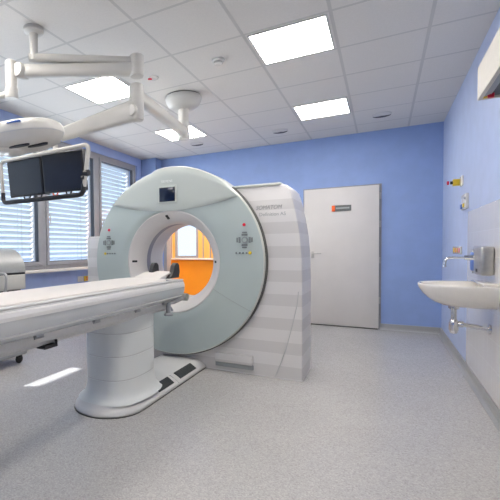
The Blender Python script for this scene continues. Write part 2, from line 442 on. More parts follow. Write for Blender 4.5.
for i in range(2):
    for j in range(4):
        o = L0 if (i, j) == (0, 0) else copy_tree(L0)
        o.location = (lx[i], GY-1.5*T-j*3*T, CH)
        tag(o, lab.get((i, j), 'square luminous ceiling panel behind the camera'), 'ceiling light', 'square ceiling light panels')

def round_fitting(cx, cy):
    r = empty('ceiling_speaker', (cx, cy, CH))
    MB().lathe([(.0, -.008), (.08, -.008), (.10, -.008), (.108, -.005), (.108, -.0005)], (cx, cy, CH), n=40).build('disc', 'ceil_plain', r)
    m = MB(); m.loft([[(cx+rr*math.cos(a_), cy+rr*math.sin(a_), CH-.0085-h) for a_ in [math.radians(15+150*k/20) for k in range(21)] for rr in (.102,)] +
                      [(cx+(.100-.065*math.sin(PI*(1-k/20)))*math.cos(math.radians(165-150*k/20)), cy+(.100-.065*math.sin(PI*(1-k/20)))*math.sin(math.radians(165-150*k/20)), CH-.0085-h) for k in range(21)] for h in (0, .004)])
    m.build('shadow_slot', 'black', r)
    return r
S0 = round_fitting(-1.27, 6.01)
for (x, y, l) in ((-1.27, 6.01, 'round ceiling fitting with dark slot above the scanner housing'), (-.02, 5.97, 'round ceiling fitting with dark slot nearest the right wall'),
                  (-2.55, 6.02, 'round ceiling fitting with dark slot nearest the window corner')):
    o = S0 if x == -1.27 else copy_tree(S0)
    o.location = (x, y, CH); tag(o, l, 'ceiling fitting', 'round slotted ceiling fittings')

r = empty('smoke_detector', (-1.26, 3.47, CH), 'small round white smoke detector on a ceiling tile', 'smoke detector')
MB().lathe([(0.055, -.0005), (.055, -.012), (.045, -.02), (.04, -.022)], (-1.26, 3.47, CH), n=32).build('base_plate', 'enamel', r)
MB().lathe([(.036, -.022), (.04, -.035), (.03, -.045), (0, -.047)], (-1.26, 3.47, CH), n=32).build('sensor_head', 'enamel', r)
MB().lathe([(.034, -.020), (.034, -.028)], (-1.26, 3.47, CH), n=32).build('vent_ring', 'button', r)
r = empty('ceiling_sensor', (-1.92, 3.49, CH), 'small white ceiling sensor with a red mark beside the round arm mount', 'sensor')
MB().lathe([(.045, -.0005), (.045, -.010), (.03, -.022), (0, -.024)], (-1.92, 3.49, CH), n=24).build('sensor_body', 'enamel', r)
MB().box(-1.965, -1.925, 3.452, 3.468, CH-.03, CH-.016, .004, rot=Matrix.Rotation(.5, 3, 'Z')).build('red_mark', 'red', r)

# ------------------------------------------------------------------ CT scanner gantry
GCX, GCZ = -1.857, 1.062
g = empty('ct_scanner', (GCX, 4.0, 0), 'large grey-green and white ring-shaped scanner with striped housing', 'ct scanner')
c = (GCX, 0, GCZ)
def hump(a):   # raised top cover: starts sharply on the left, fades to the right
    d = math.degrees(a) % 360
    if d > 102.5 or d < 50: return 0
    if d > 100.5: return .022*(102.5-d)/2
    return .022*min(1, (d-50)/40)
MB().lathe([(.932, 3.694), (.938, 3.698), (.942, 3.708), (.945, 3.722), (.945, 3.96), (.93, 3.985), (.80, 3.985)], c, 'Y', 160, radd=lambda a: hump(a)).build('ring_rim', 'cream', g, angle=60)
# front face, slightly domed
def face_pt(ri, th):
    return (GCX+ri*math.cos(th), GCZ+ri*math.sin(th))
m = MB(); m.lathe([(.518, 3.704), (.54, 3.694), (.60, 3.690), (.75, 3.690), (.88, 3.691), (.934, 3.6955)], c, 'Y', 160); m.build('face_panel', 'face', g, angle=60)
# upper cover, bounded by a shallow arc
def arc_z(x): return 1.578 + .092*((x-GCX)/.68)**2
xs = [-2.50 + 1.40*i/60 for i in range(61)]
m = MB(); fr = []; 
top, bot = [], []
R2 = .933
cols = []
for i in range(81):
    x = GCX - .695 + 1.39*i/80
    zt = GCZ + math.sqrt(max(0, R2**2-(x-GCX)**2)); zb = min(arc_z(x), zt)
    a = math.atan2(zt-GCZ, x-GCX); h = hump(a)
    cols.append([(x+math.cos(a)*h*(k/10), 3.6815 - .001*k*(10-k)/25 + (.009 if k in (0, 10) else 0), zb + (zt-zb)*k/10 + math.sin(a)*h*(k/10)) for k in range(11)])
m.loft(cols, cap=False, closed=False)
m.build('upper_cover', 'capm', g, angle=60)
# seams on the face
def seam(name, pts, w=.004, y=3.688):
    m = MB(); m.tube([(x, y, z) for x, z in pts], w/2, 6); m.build(name, 'groove', g)
seam('cover_seam', [(GCX-.695+1.39*i/40, arc_z(GCX-.695+1.39*i/40)) for i in range(41)], .005, 3.686)
for s in (1, -1):
    seam('face_seam', [(GCX+s*(.46+.36*t), .80-.19*t-.03*t*(1-t)) for t in [i/8 for i in range(9)]])
# funnel, scan window ring, tunnel
MB().lathe([(.520, 3.700), (.513, 3.696), (.503, 3.704), (.468, 3.74), (.436, 3.78), (.410, 3.82), (.398, 3.86), (.394, 3.89)], c, 'Y', 120).build('bore_funnel', 'funnel', g, angle=70)
MB().lathe([(.394, 3.89), (.392, 3.97)], c, 'Y', 120).build('scan_window_ring', 'scanband', g, angle=70)
MB().lathe([(.392, 3.97), (.392, 4.20), (.40, 4.27), (.43, 4.33), (.442, 4.346)], c, 'Y', 120).build('bore_tunnel', 'tunnel', g, angle=70)
for ang, ww, tl in ((97, .013, 0), (180, .028, 0), (0, .012, 0)):
    a = math.radians(ang); rr = .462
    cx, cz = GCX+rr*math.cos(a), GCZ+rr*math.sin(a)
    m = MB(); m.box(-ww, ww, -.008, .008, -.011 if ang != 97 else -.028, .011 if ang != 97 else .028, .003)
    o = m.build('laser_window', 'black', None)
    o.data.transform(Matrix.Translation((cx, 3.745 if ang != 97 else 3.743, cz)) @ Matrix.Rotation(math.radians(-14) if ang == 97 else 0, 4, 'Y') @ (Matrix.Rotation(-.85*math.cos(a), 4, 'Z') if ang != 97 else Matrix.Rotation(.85, 4, 'X')))
    o.parent = g; o.location = -g.location
# display
MB().box(-1.985, -1.775, 3.672, 3.684, 1.655, 1.835, .010).build('display_bezel', 'capm', g)
MB().box(-1.970, -1.793, 3.668, 3.676, 1.672, 1.815, .003).build('display_screen', 'screen', g)
text('maker_lettering', 'SIEMENS', .034, (-1.950, 3.679, 1.865), 'printwhite', g, sx=1.0)
# controls, left and right of the bore
for s in (1, -1):
    X = GCX + s*.762
    m = MB(); m.lathe([(.0, -.012), (.012, -.010), (.015, 0)], (X-.005*s, 3.690, 1.408), 'Y', 20); m.build('stop_button', 'red', g)
    k = empty('control_panel', (0, 0, 0)); k.parent = g; k.location = Vector((X, 3.688, 1.268)) - g.location
    def sub(m, n, mt):
        o = m.build(n, mt, None); o.parent = k; o.location = -Vector((X, 3.688, 1.268)); return o
    m = MB()
    m.lathe([(.018, -.006), (.020, -.008), (.028, -.008), (.030, 0)], (X, 3.690, 1.268), 'Y', 24)
    sub(m, 'dial_ring', 'button_light')
    for q in range(4):
        m = MB()
        a = q*PI/2
        px_, pz_ = X+.047*math.cos(a), 1.268+.047*math.sin(a)
        for t in (-1, 0, 1):
            ox, oz = (0, t*.018) if q % 2 == 0 else (t*.018, 0)
            m.box(px_+ox-.0085, px_+ox+.0085, 3.683, 3.691, pz_+oz-.0085, pz_+oz+.0085)
        sub(m, 'key_cluster', 'button')
        a = q*PI/2; px_, pz_ = X+.069*math.cos(a), 1.268+.069*math.sin(a); hx_, hz_ = (.006, .022) if q % 2 == 0 else (.022, .006)
        m = MB(); m.box(px_-hx_, px_+hx_, 3.683, 3.691, pz_-hz_, pz_+hz_, .002, 1); sub(m, 'key_bar', 'button')
    for q in range(5):
        xx = X - s*.078 + s*.032*q
        m = MB(); big = q == 4
        m.lathe([(0, -.008), (.014 if big else .008, -.007), (.015 if big else .009, 0)], (xx, 3.690, 1.148), 'Y', 16)
        sub(m, 'round_button', 'yellow' if big else 'button')

# striped rear housing: outline in x,z (asymmetric: the left shoulder is lower)
def housing_outline(ins):
    P = [(-3.0, 0), (-3.0, 1.30), (-2.985, 1.335), (-2.95, 1.345), (-2.60, 1.345)]
    P += [(-2.35, 1.70), (-2.25, 1.76), (-.80, 1.765), (-.745, 1.755)]
    P += [(-.715, 1.72), (-.685, 1.62), (-.655, 1.48), (-.625, 1.30), (-.610, 1.10), (-.606, .80), (-.606, 0)]
    cx, cz = -1.8, .8
    return [(x - ins*(1 if x > -1.8 else -1), max(0, z - (ins if z > .01 else 0))) for x, z in P]
secs = [(3.780, .018), (3.785, .006), (3.80, 0), (4.26, 0), (4.32, .015), (4.345, .05)]
# ring section so that the bore stays open: front sheet with hole + shell
def ring_hole(n=64, r=.44): return [(GCX + r*math.cos(2*PI*i/n), GCZ + r*math.sin(2*PI*i/n)) for i in range(n)]
m = MB(); m.loft([[(x, y, z) for x, z in housing_outline(i)] for y, i in secs], cap=False)
for y, i in ((3.780, .018), (4.345, .05)):
    out = [m.bm.verts.new((x, y, z)) for x, z in housing_outline(i)]
    inn = [m.bm.verts.new((x, y, z)) for x, z in ring_hole()]
    eds = [m.bm.edges.new((out[k], out[(k+1) % len(out)])) for k in range(len(out))] + [m.bm.edges.new((inn[k], inn[(k+1) % 64])) for k in range(64)]
    bmesh.ops.triangle_fill(m.bm, use_beauty=True, edges=eds)
m.build('rear_housing', 'stripe', g, angle=40)
MB().lathe([(.944, 3.722), (.952, 3.726), (.955, 3.779)], c, 'Y', 120, a0=math.radians(163), a1=math.radians(408)).build('gasket_ring', 'gasket', g)  # dark band painting the shadow line between ring and housing
MB().box(-1.22, -.79, 3.770, 4.05, 1.757, 1.782, .008).build('top_lip', 'cream', g)
m = MB(); m.box(-1.41, -1.04, 3.735, 3.79, .09, .18, .012, 3); m.build('foot_ledge', 'stripe', g)
m = MB(); m.box(-1.41, -1.04, 3.760, 3.79, .045, .089, .004); m.build('ledge_shadow_gap', 'groove', g)
m = MB(); m.box(-2.98, -.63, 3.80, 4.25, 0, .012); m.build('plinth', 'gasket', g, smooth=False)
# curved seam on the housing front
pts = [(-.640, .80), (-.652, .68), (-.69, .50), (-.745, .28), (-.80, .12), (-.845, .01)]
m = MB(); m.tube([(x, 3.779, z) for x, z in pts], .004, 6); m.build('housing_seam', 'tray', g)
text('model_lettering', 'SOMATOM', .052, (-1.015, 3.7785, 1.545), 'printgrey', g, shear=.25, sx=.9)
text('model_lettering', 'Definition AS', .044, (-.985, 3.7785, 1.485), 'groove', g, sx=1.0)
# cable cover/base link in front of the ring
# ------------------------------------------------------------------ patient table
TX = -1.80
t = empty('patient_table', (TX, 2.7, 0), 'long white patient couch on a pale column, pointing into the scanner bore', 'patient table')
def stadium(hw, yf, yb, z, n=16):
    pts = []
    for i in range(n+1):
        a = PI + PI*i/n
        pts.append((TX+hw*math.cos(a), yf+hw + hw*math.sin(a), z))
    pts += [(TX+hw, yb, z), (TX-hw, yb, z)]
    return pts
m = MB(); m.loft([stadium(.275, 2.27, 3.775, 0), stadium(.282, 2.262, 3.775, .012), stadium(.275, 2.27, 3.775, .035), stadium(.235, 2.31, 3.775, .060), stadium(.20, 2.345, 3.775, .078), stadium(.17, 2.375, 3.775, .084)])
m.build('floor_base', 'tablew', t, angle=50)
m = MB(); m.loft([stadium(.284, 2.258, 3.775, 0), stadium(.284, 2.258, 3.775, .006)]); m.build('base_edge_seal', 'gasket', t)
def sell(hx, hy, cy, z, n=48, e=2.7, cx=TX):
    out = []
    for i in range(n):
        a = 2*PI*i/n; ca, sa = math.cos(a), math.sin(a)
        out.append((cx + hx*math.copysign(abs(ca)**(2/e), ca), cy + hy*math.copysign(abs(sa)**(2/e), sa), z))
    return out
CY = 2.69
prof = [(.070, .062), (.084, .042), (.105, .022), (.14, .009), (.17, .003), (.20, 0)]
zs = [.20, .225, .23, .235, .40, .405, .41, .57, .575, .58, .69]
rings = [sell(.215+o, .30+o, CY, z) for z, o in prof]
for z in zs[1:]:
    o = -.004 if z in (.23, .405, .575) else 0
    rings.append(sell(.215+o, .30+o, CY, z))
MB().loft(rings).build('column', 'column', t, angle=25)
m = MB()
for z in (.23, .405, .575): m.loft([sell(.2135, .2985, CY, z-.003), sell(.2135, .2985, CY, z+.003)], cap=False)
m.build('column_seam', 'tray', t)
q = [p for p in sell(.2145, .2995, CY, 0) if p[1] < CY and p[0] < TX-.17][-1]
m = MB(); m.tube([(q[0], q[1], .20), (q[0], q[1], .68)], .002, 6); m.build('column_edge_seam', 'groove', t)
# rubber pads on the sloping edge of the base
for ya, yb in ((2.84, 3.10), (3.23, 3.58)):
    m = MB()
    m.loft([[(TX+.262, y, .040), (TX+.264, y, .048), (TX+.212, y, .082), (TX+.198, y, .088), (TX+.192, y, .080)] for y in (ya, yb)])
    m.build('rubber_pad', 'rubber', t, smooth=False)
seam_y = 3.16
m = MB(); m.tube([(TX+.28, seam_y, .03), (TX+.20, seam_y, .079), (TX-.2, seam_y, .079)], .003, 6); m.build('base_seam', 'groove', t)
# table body
TY0, TY1 = .60, 3.27
def body(sc, y, dz=0):
    half = [(.0, .915), (.235, .915), (.268, .918), (.288, .908), (.297, .890), (.300, .862), (.296, .825), (.283, .785), (.262, .757), (.235, .745), (0, .745)]
    pts = [(x*sc, .83 + (z-.83)*(1-(1-sc)*1.2)) for x, z in half]
    full = pts + [(-x, z) for x, z in reversed(pts[1:-1])]
    return [(TX+x, y, z+dz) for x, z in full]
m = MB(); m.loft([body(.96, TY0), body(1, TY0+.03), body(1, TY1-.03), body(.985, TY1-.008), body(.95, TY1)]); m.build('table_body', 'tableside', t, angle=30)
# thin rail lines along the right and left sides
for s in (1, -1):
    m = MB(); m.loft([[(TX+s*x, y, z) for x, z in ((.284, .911), (.298, .898), (.305, .880), (.305, .862), (.29, .858))] for y in (TY0+.03, TY1-.03)]); m.build('side_rail', 'tablew', t, smooth=False)
    m = MB(); m.loft([[(TX+s*x, y, z) for x, z in ((.27, .790), (.292, .787), (.292, .780), (.27, .776))] for y in (TY0+.03, TY1-.03)]); m.build('lower_rail', 'silver', t, smooth=False)
# rim on top & pad
m = MB()
for s in (1, -1): m.box(TX+s*.268-.018, TX+s*.268+.018, TY0+.02, TY1-.01, .912, .926, .006)
m.box(TX-.25, TX+.25, TY1-.045, TY1-.01, .912, .926, .006)
m.build('table_rim', 'tablew', t)
def padring(z, off):
    hw, ye, n = .245-off, 3.14-off, 10; pts = [(TX-hw, TY0+.05+off, z)]
    pts.append((TX+hw, TY0+.05+off, z))
    rr = .18
    for i in range(n+1):
        a = PI/2*i/n; pts.append((TX+hw-rr+rr*math.cos(a), ye-rr+rr*math.sin(a), z))
    for i in range(n+1):
        a = PI/2+PI/2*i/n; pts.append((TX-hw+rr+rr*math.cos(a), ye-rr+rr*math.sin(a), z))
    return pts
m = MB(); m.loft([padring(.915, 0), padring(.928, 0), padring(.932, .002), padring(.934, .008)]); m.build('mattress', 'pad', t, angle=50)
# head cradle with black side supports
m = MB()
secsn = []
for y, dz in ((3.08, .0), (3.12, .018), (3.26, .046), (3.42, .062), (3.43, .045)):
    secsn.append([(TX+x, y, .920+dz+.30*x*x + (0 if side else -.012)) for side in (1, 0) for x in ([-.13, -.09, -.04, 0, .04, .09, .13] if side else [.13, .09, .04, 0, -.04, -.09, -.13])])
m.loft(secsn); m.build('head_cradle', 'pad', t, angle=50)
for s in (1, -1):
    X = TX + (.135 if s > 0 else -.085)
    prof = [(3.235, .925), (3.44, .925), (3.455, .98), (3.445, 1.04), (3.42, 1.062), (3.38, 1.062), (3.35, 1.035), (3.325, .98), (3.28, .945)]
    m = MB(); m.prism([(y, z) for y, z in prof], X-.024, X+.024, 'X')
    o = m.build('head_support', 'black', t, angle=40, bevel=.008)
# tray under the top
m = MB(); sec = [(-.23, .745), (-.225, .70), (-.20, .672), (.20, .672), (.225, .70), (.23, .745)]
m.loft([[(TX+x, y, z) for x, z in sec] for y in (TY0+.05, 3.12)]); m.build('under_tray', 'tray', t, smooth=False)
for y in (1.55, 2.05, 2.55, 2.98):
    m = MB(); m.box(TX+.225, TX+.252, y-.028, y+.028, .735, .752, .004); m.tube([(TX+.245, y-.036, .734), (TX+.245, y+.03, .734)], .006, 8); m.build('rail_clamp', 'grey_mid', t)
m = MB(); m.box(TX+.17, TX+.235, 1.60, 1.70, .655, .673, .004); m.box(TX+.222, TX+.235, 1.685, 1.70, .655, .695, .003); m.build('release_handle', 'black', t)
# metal lever bracket at the bore end
m = MB()
m.tube([(TX+.235, 3.00, .735), (TX+.26, 3.12, .735), (TX+.30, 3.25, .765)], .015, 10)
m.lathe([(0, -.025), (.032, -.025), (.034, .0), (.032, .025), (0, .025)], (TX+.30, 3.25, .768), 'X', 16)
m.build('lever_arm', 'steel', t)
m = MB(); m.tube([(TX+.255, 3.02, .745), (TX+.255, 3.02, .655)], .021, 10); m.lathe([(0, 0), (.036, 0), (.038, .012), (.026, .022), (0, .022)], (TX+.255, 3.02, .635), 'Z', 16)
m.tube([(TX+.255, 3.06, .70), (TX+.275, 3.06, .67)], .010, 8); m.build('lever_knob', 'grey_mid', t)

# ------------------------------------------------------------------ ceiling arm A (thin double arm, carries the lamp)
a = empty('ceiling_pendant', (-2.27, 2.26, CH), 'slim white jointed ceiling arm carrying the oval lamp, mounted at far left', 'support arm')
MB().lathe([(0, 0), (.075, -.0), (.075, -.025), (.06, -.038), (.034, -.042), (.034, -.05)], (-2.27, 2.26, CH), n=32).build('ceiling_flange', 'armwhite', a)
MB().tube([(-2.27, 2.26, CH-.045), (-2.27, 2.26, 2.62)], .031, 20).build('drop_tube', 'armwhite', a)
J1 = (-1.64, 2.71)
m = MB(); m.bar((-2.30, 2.24, 2.640), (J1[0], J1[1], 2.640), .06, .055, .02); m.build('upper_boom', 'armwhite', a)
m = MB(); m.lathe([(0, .075), (.05, .075), (.056, .068), (.056, -.075), (.05, -.085), (0, -.085)], (J1[0], J1[1], 2.605), n=28); m.build('elbow_joint', 'armwhite', a)
m = MB(); m.bar((J1[0], J1[1], 2.575), (-2.40, 2.235, 2.560), .09, .095, .03); m.build('lower_boom', 'armwhite', a)
E1 = (-2.45, 2.20)
m = MB(); m.lathe([(0, .105), (.038, .105), (.044, .098), (.044, -.10), (.050, -.105), (.050, -.17), (.044, -.18), (0, -.18)], (E1[0], E1[1], 2.53), n=28); m.build('end_joint', 'armwhite', a)
m = MB(); m.lathe([(0, -.058), (.048, -.052), (.056, -.03), (.056, .03), (.048, .052), (0, .058)], (-2.385, 2.245, 2.56), 'Y', 28)
m.build('pivot_cap', 'armwhite', a)
m = MB(); m.tube(arc_pts([(E1[0], E1[1], 2.385), (-2.75, 2.0, 2.33), (-2.86, 1.75, 2.28), (-2.55, 1.62, 2.26), (-2.34, 1.78, 2.24), (-2.34, 1.86, 1.975)], .08), .026, 14); m.build('lamp_link_arm', 'armwhite', a)

# ------------------------------------------------------------------ oval lamp head
LC = Vector((-2.11, 1.90, 1.925))
l = empty('surgical_lamp', LC, 'large smooth off-white oval lamp head hanging above the monitors at left', 'lamp')
def oval(z, rx, ry=None):
    ry = ry or rx*.40
    out = []
    for i in range(64):
        a_ = 2*PI*i/64; ca, sa = math.cos(a_), math.sin(a_)
        out.append((LC.x+rx*math.copysign(abs(ca)**.85, ca), LC.y+ry*math.copysign(abs(sa)**.85, sa), LC.z+z))
    return out
LR = .405
m = MB(); m.loft([oval(.0, LR), oval(.014, LR+.002), oval(.036, LR*.985), oval(.056, LR*.945), oval(.072, LR*.87), oval(.082, LR*.75), oval(.087, LR*.55), oval(.088, LR*.2)]); m.build('upper_shell', 'armwhite', l, angle=60)
m = MB(); m.loft([oval(.0, LR), oval(-.006, LR*.992)], cap=False); m.build('shell_seam', 'silver', l)
m = MB(); m.loft([oval(-.005, LR*.992), oval(-.03, LR*.96), oval(-.050, LR*.90), oval(-.064, LR*.80), oval(-.070, LR*.65), oval(-.070, LR*.3)]); m.build('lower_shell', 'armwhite', l, angle=60)
m = MB(); m.lathe([(.0, -.020), (.09, -.018), (.115, -.010), (.125, .004)], (LC.x-.06, LC.y-.0, LC.z-.066), n=40); m.build('light_lens', 'enamel', l)
for q, (dx, dy, w_) in enumerate(((.24, -.02, .085), (.13, -.07, .09))):
    m = MB(); m.loft([[(LC.x+dx+w_*math.cos(2*PI*i/24), LC.y+dy+w_*.2*math.sin(2*PI*i/24), LC.z-.066-h) for i in range(24)] for h in (0, .012)]); m.build('dark_slot', 'black', l)
m = MB()
for q in range(6): m.box(LC.x+.12+q*.018, LC.x+.132+q*.018, LC.y-LR*.40+.004, LC.y-LR*.34, LC.z+.046, LC.z+.053)
m.build('blue_mark', 'printblue', l, smooth=False)

# ------------------------------------------------------------------ ceiling arm B (thick, carries the monitors)
MBX = (-1.89, 4.10)
a = empty('ceiling_pendant', (MBX[0], MBX[1], CH), 'thick white jointed ceiling arm on a round bowl mount above the scanner ring', 'support arm')
MB().lathe([(0, -.012), (.195, -.012), (.198, -.02), (.19, -.06), (.17, -.10), (.12, -.135), (.055, -.145), (.055, -.15)], (MBX[0], MBX[1], CH), n=48).build('ceiling_bowl', 'armwhite', a, angle=60)
MB().lathe([(.14, -.0005), (.185, -.0005), (.185, -.014)], (MBX[0], MBX[1], CH), n=48).build('shadow_gap_ring', 'gasket', a)
MB().lathe([(.058, -.14), (.058, -.38), (.066, -.385), (.066, -.45), (.058, -.465), (0, -.465)], (MBX[0], MBX[1], CH), n=28).build('drop_tube', 'armwhite', a)
J2 = (-1.70, 2.80)
m = MB(); m.bar((MBX[0], MBX[1], 2.475), (J2[0], J2[1], 2.415), .10, .095, .03); m.build('upper_boom', 'armwhite', a)
m = MB(); m.lathe([(0, .135), (.052, .135), (.058, .128), (.058, -.13), (.05, -.145), (0, -.145)], (J2[0], J2[1], 2.365), n=28); m.build('elbow_joint', 'armwhite', a)
m = MB(); p0, p1 = Vector((J2[0], J2[1], 2.305)), Vector((-2.17, 2.42, 2.085)); tt = (p1-p0).normalized(); aa = tt.cross(Vector((0, 0, 1))).normalized(); uu = aa.cross(tt).normalized()
m.loft([[p + aa*x + uu*y for x, y in rrect(ww, hh, .025, 4)] for p, ww, hh in ((p0, .09, .165), (p0.lerp(p1, .3), .09, .14), (p1, .08, .095))]); m.build('spring_boom', 'armwhite', a, angle=50)
m = MB(); m.lathe([(0, -.045), (.04, -.045), (.048, -.03), (.048, .03), (.04, .045), (0, .045)], (J2[0]-.01, J2[1]-.03, 2.285), 'Y', 24); m.build('pivot_cap', 'armwhite', a)
HX, HY = -2.20, 2.40
m = MB(); m.lathe([(0, .06), (.035, .06), (.04, .05), (.04, -.03), (.02, -.04), (.02, -.14)], (HX, HY, 2.06), n=20); m.build('wrist_joint', 'armwhite', a)
m = MB(); m.box(HX-.02, HX+.14, HY-.05, HY+.01, 1.93, 1.965, .01); m.build('wrist_bracket', 'armwhite', a)
m = MB(); m.tube([(HX, HY, 1.935), (HX, HY, 1.87)], .026, 14); m.tube([(HX-.03, HY-.02, 1.905), (HX+.04, HY-.02, 1.905)], .018, 12); m.build('wrist_knob', 'black', a)

# ------------------------------------------------------------------ monitor carrier frame + two monitors
MY = 2.30
f = empty('monitor_carrier', (-2.22, MY, 1.56), 'white tubular carrier frame with black lower grip around two monitors', 'monitor frame')
m = MB(); yf = MY-.045
m.tube(arc_pts([(-2.655, yf+.02, 1.64), (-2.655, yf, 1.905), (-1.758, yf, 1.925), (-1.822, yf+.02, 1.64)], .05, 8), .0155, 12); m.build('frame_tube', 'armwhite', f)
m = MB(); m.tube(arc_pts([(-2.655, yf+.02, 1.66), (-2.655, yf+.02, 1.578), (-1.83, yf+.02, 1.585), (-1.825, yf+.02, 1.66)], .045, 8), .0175, 12); m.build('grip_bar', 'black', f)
m = MB(); m.box(-2.26, -2.18, MY-.02, MY+.06, 1.86, 1.90, .006); m.box(-2.23, -2.21, MY+.01, MY+.05, 1.62, 1.88, .004); m.box(-2.55, -1.90, MY+.03, MY+.05, 1.74, 1.79, .004); m.build('rear_bracket', 'black', f)
m = MB(); m.lathe([(0, -.02), (.022, -.018), (.022, .018), (0, .02)], (-1.79, yf+.01, 1.73), 'X', 14); m.lathe([(0, -.016), (.016, -.014), (.016, .014), (0, .016)], (-1.82, yf+.01, 1.70), 'X', 14); m.build('side_knob', 'black', f)
def monitor(cx, cz, w, h, lbl, rz):
    o = empty('monitor', (cx, MY, cz), lbl, 'monitor', 'black monitors in the carrier frame')
    m = MB(); m.box(cx-w/2, cx+w/2, MY-.018, MY+.022, cz-h/2, cz+h/2, .006); bz = m.build('casing', 'black', o)
    m = MB(); m.box(cx-w/2+.003, cx+w/2-.003, MY-.021, MY-.016, cz-h/2+.003, cz+h/2-.003, .003); m.build('bezel', 'black', o)
    m = MB(); m.box(cx-w/2+.014, cx+w/2-.014, MY-.0225, MY-.020, cz-h/2+.016, cz+h/2-.012); m.build('screen', 'monitor', o, smooth=False)
    o.rotation_euler = (math.radians(6), 0, rz)
    return o
monitor(-2.412, 1.762, .380, .285, 'black flat monitor, left one of the pair in the white frame', math.radians(-2))
monitor(-2.026, 1.764, .380, .285, 'black flat monitor, right one of the pair in the white frame', math.radians(2))
for i, (x0, x1, d) in enumerate(((-2.46, -2.36, .05), (-2.34, -2.24, .055), (-2.15, -2.08, .04), (-2.02, -1.95, .045))):
    pts = [(x0 + (x1-x0)*k/10, MY+.0, 1.640 - d*1.1*math.sin(PI*k/10)) for k in range(11)]
    o = MB().tube(pts, .006, 8).build('monitor_cable', 'black' if i != 2 else 'signred')
    tag(o, ['black cable loop under the left monitor, leftmost', 'black cable loop under the left monitor, by the centre gap', 'short red cable loop under the right monitor', 'black cable loop under the right monitor'][i], 'cable', 'cable loops under the monitors')

# ------------------------------------------------------------------ hand basin and plumbing on the right wall
SY = 3.84
b = empty('wash_basin', (RW, SY, .76), 'white ceramic wall-hung wash basin against the tiled wall', 'basin')
def bas(t, s, z):
    # plan outline of basin: x from wall inwards (negative), s scale
    D, W = .447*s, .29*s
    out = []
    for i in range(41):
        a = -PI/2 + PI*i/40
        ca, sa = math.cos(a), math.sin(a)
        out.append((RW-.008-D*abs(ca)**(.85), SY+W*math.copysign(abs(sa)**.8, sa), z))
    return out
rings = [bas(0, 1.0, .905), bas(0, 1.0, .893), bas(0, .98, .868), bas(0, .935, .835), bas(0, .87, .803), bas(0, .78, .772), bas(0, .67, .750), bas(0, .52, .74)]
rings = [[(p[0], p[1], p[2]) for p in r] for r in rings]
m = MB(); m.loft(rings, cap=False)
# top rim and bowl
def bowl(s, z, inset=0):
    out = []
    for p in bas(0, 1, z):
        cx = RW-.008-.235
        out.append((cx+(p[0]-cx)*s, SY+(p[1]-SY)*s, z))
    return out
inner = [bowl(1.0, .905), bowl(.985, .910), bowl(.90, .908), bowl(.86, .895), bowl(.80, .86), bowl(.66, .82), bowl(.4, .79), bowl(.1, .785)]
m.loft(inner, cap=False)
m.bm.faces.new([m.bm.verts.new(p) for p in bowl(.1, .785)]); m.bm.faces.new([m.bm.verts.new(p) for p in bas(0, .52, .74)])
m.bm.faces.new([m.bm.verts.new(p) for p in [(RW-.008, SY-.29, .905), (RW-.008, SY+.29, .905), (RW-.008, SY+.15, .74), (RW-.008, SY-.15, .74)]])
m.build('bowl', 'ceramic', b, angle=50)
m = MB(); m.box(RW-.09, RW-.009, SY-.24, SY+.24, .906, .925, .008); m.build('rear_ledge', 'ceramic', b)
m = MB(); m.box(RW-.13, RW-.009, SY-.06, SY+.06, .76, .80, .02, 3); m.build('mounting_boss', 'ceramic', b)
m = MB(); m.lathe([(0, .003), (.026, .002), (.03, 0)], (RW-.24, SY, .787), n=20); m.build('drain', 'chrome', b)
s = empty('basin_trap', (.47, SY, .53), 'chrome bottle trap and waste pipe beneath the basin', 'plumbing')
m = MB(); m.lathe([(.018, .180), (.034, .188), (.034, .205), (.018, .208)], (.47, SY, .53), n=24); m.tube([(.47, SY, .741), (.47, SY, .62)], .018, 16); m.build('down_pipe', 'chrome', s)
m = MB(); m.lathe([(0, -.005), (.018, -.003), (.024, .005), (.026, .02), (.030, .022), (.030, .06), (.030, .075), (.024, .10), (.019, .105)], (.47, SY, .53), n=24); m.build('bottle', 'chrome', s)
m = MB(); m.tube([(.47, SY, .605), (RW-.01, SY, .578)], .0155, 14); m.lathe([(.018, -.02), (.023, -.01), (.023, .012), (.016, .016)], (.515, SY, .600), 'X', 18); m.build('waste_pipe', 'chrome', s)
m = MB(); m.lathe([(.014, -.022), (.034, -.012), (.036, 0)], (RW-.008, SY, .575), 'X', 24); m.build('wall_rosette', 'chrome', s)

fa = empty('wall_tap', (RW-.01, 4.35, 1.10), 'chrome wall-mounted tap with long thin spout above the basin', 'tap')
FY = 4.05
m = MB(); m.lathe([(0, -.13), (.018, -.128), (.02, -.10), (.022, -.05), (.026, -.03), (.026, 0)], (RW-.008, FY, 1.10), 'X', 24); m.build('tap_body', 'chrome', fa)
m = MB(); m.tube(arc_pts([(RW-.04, FY, 1.10), (.50, FY, 1.10), (.44, FY, 1.095), (.432, FY, 1.035)], .03, 6), .0095, 12); m.lathe([(.011, 0), (.013, -.02), (.010, -.022)], (.432, FY, 1.045), n=14); m.build('spout', 'chrome', fa)
m = MB(); m.tube([(RW-.05, FY, 1.12), (RW-.09, FY+.0, 1.155)], .006, 8); m.build('tap_lever', 'chrome', fa)

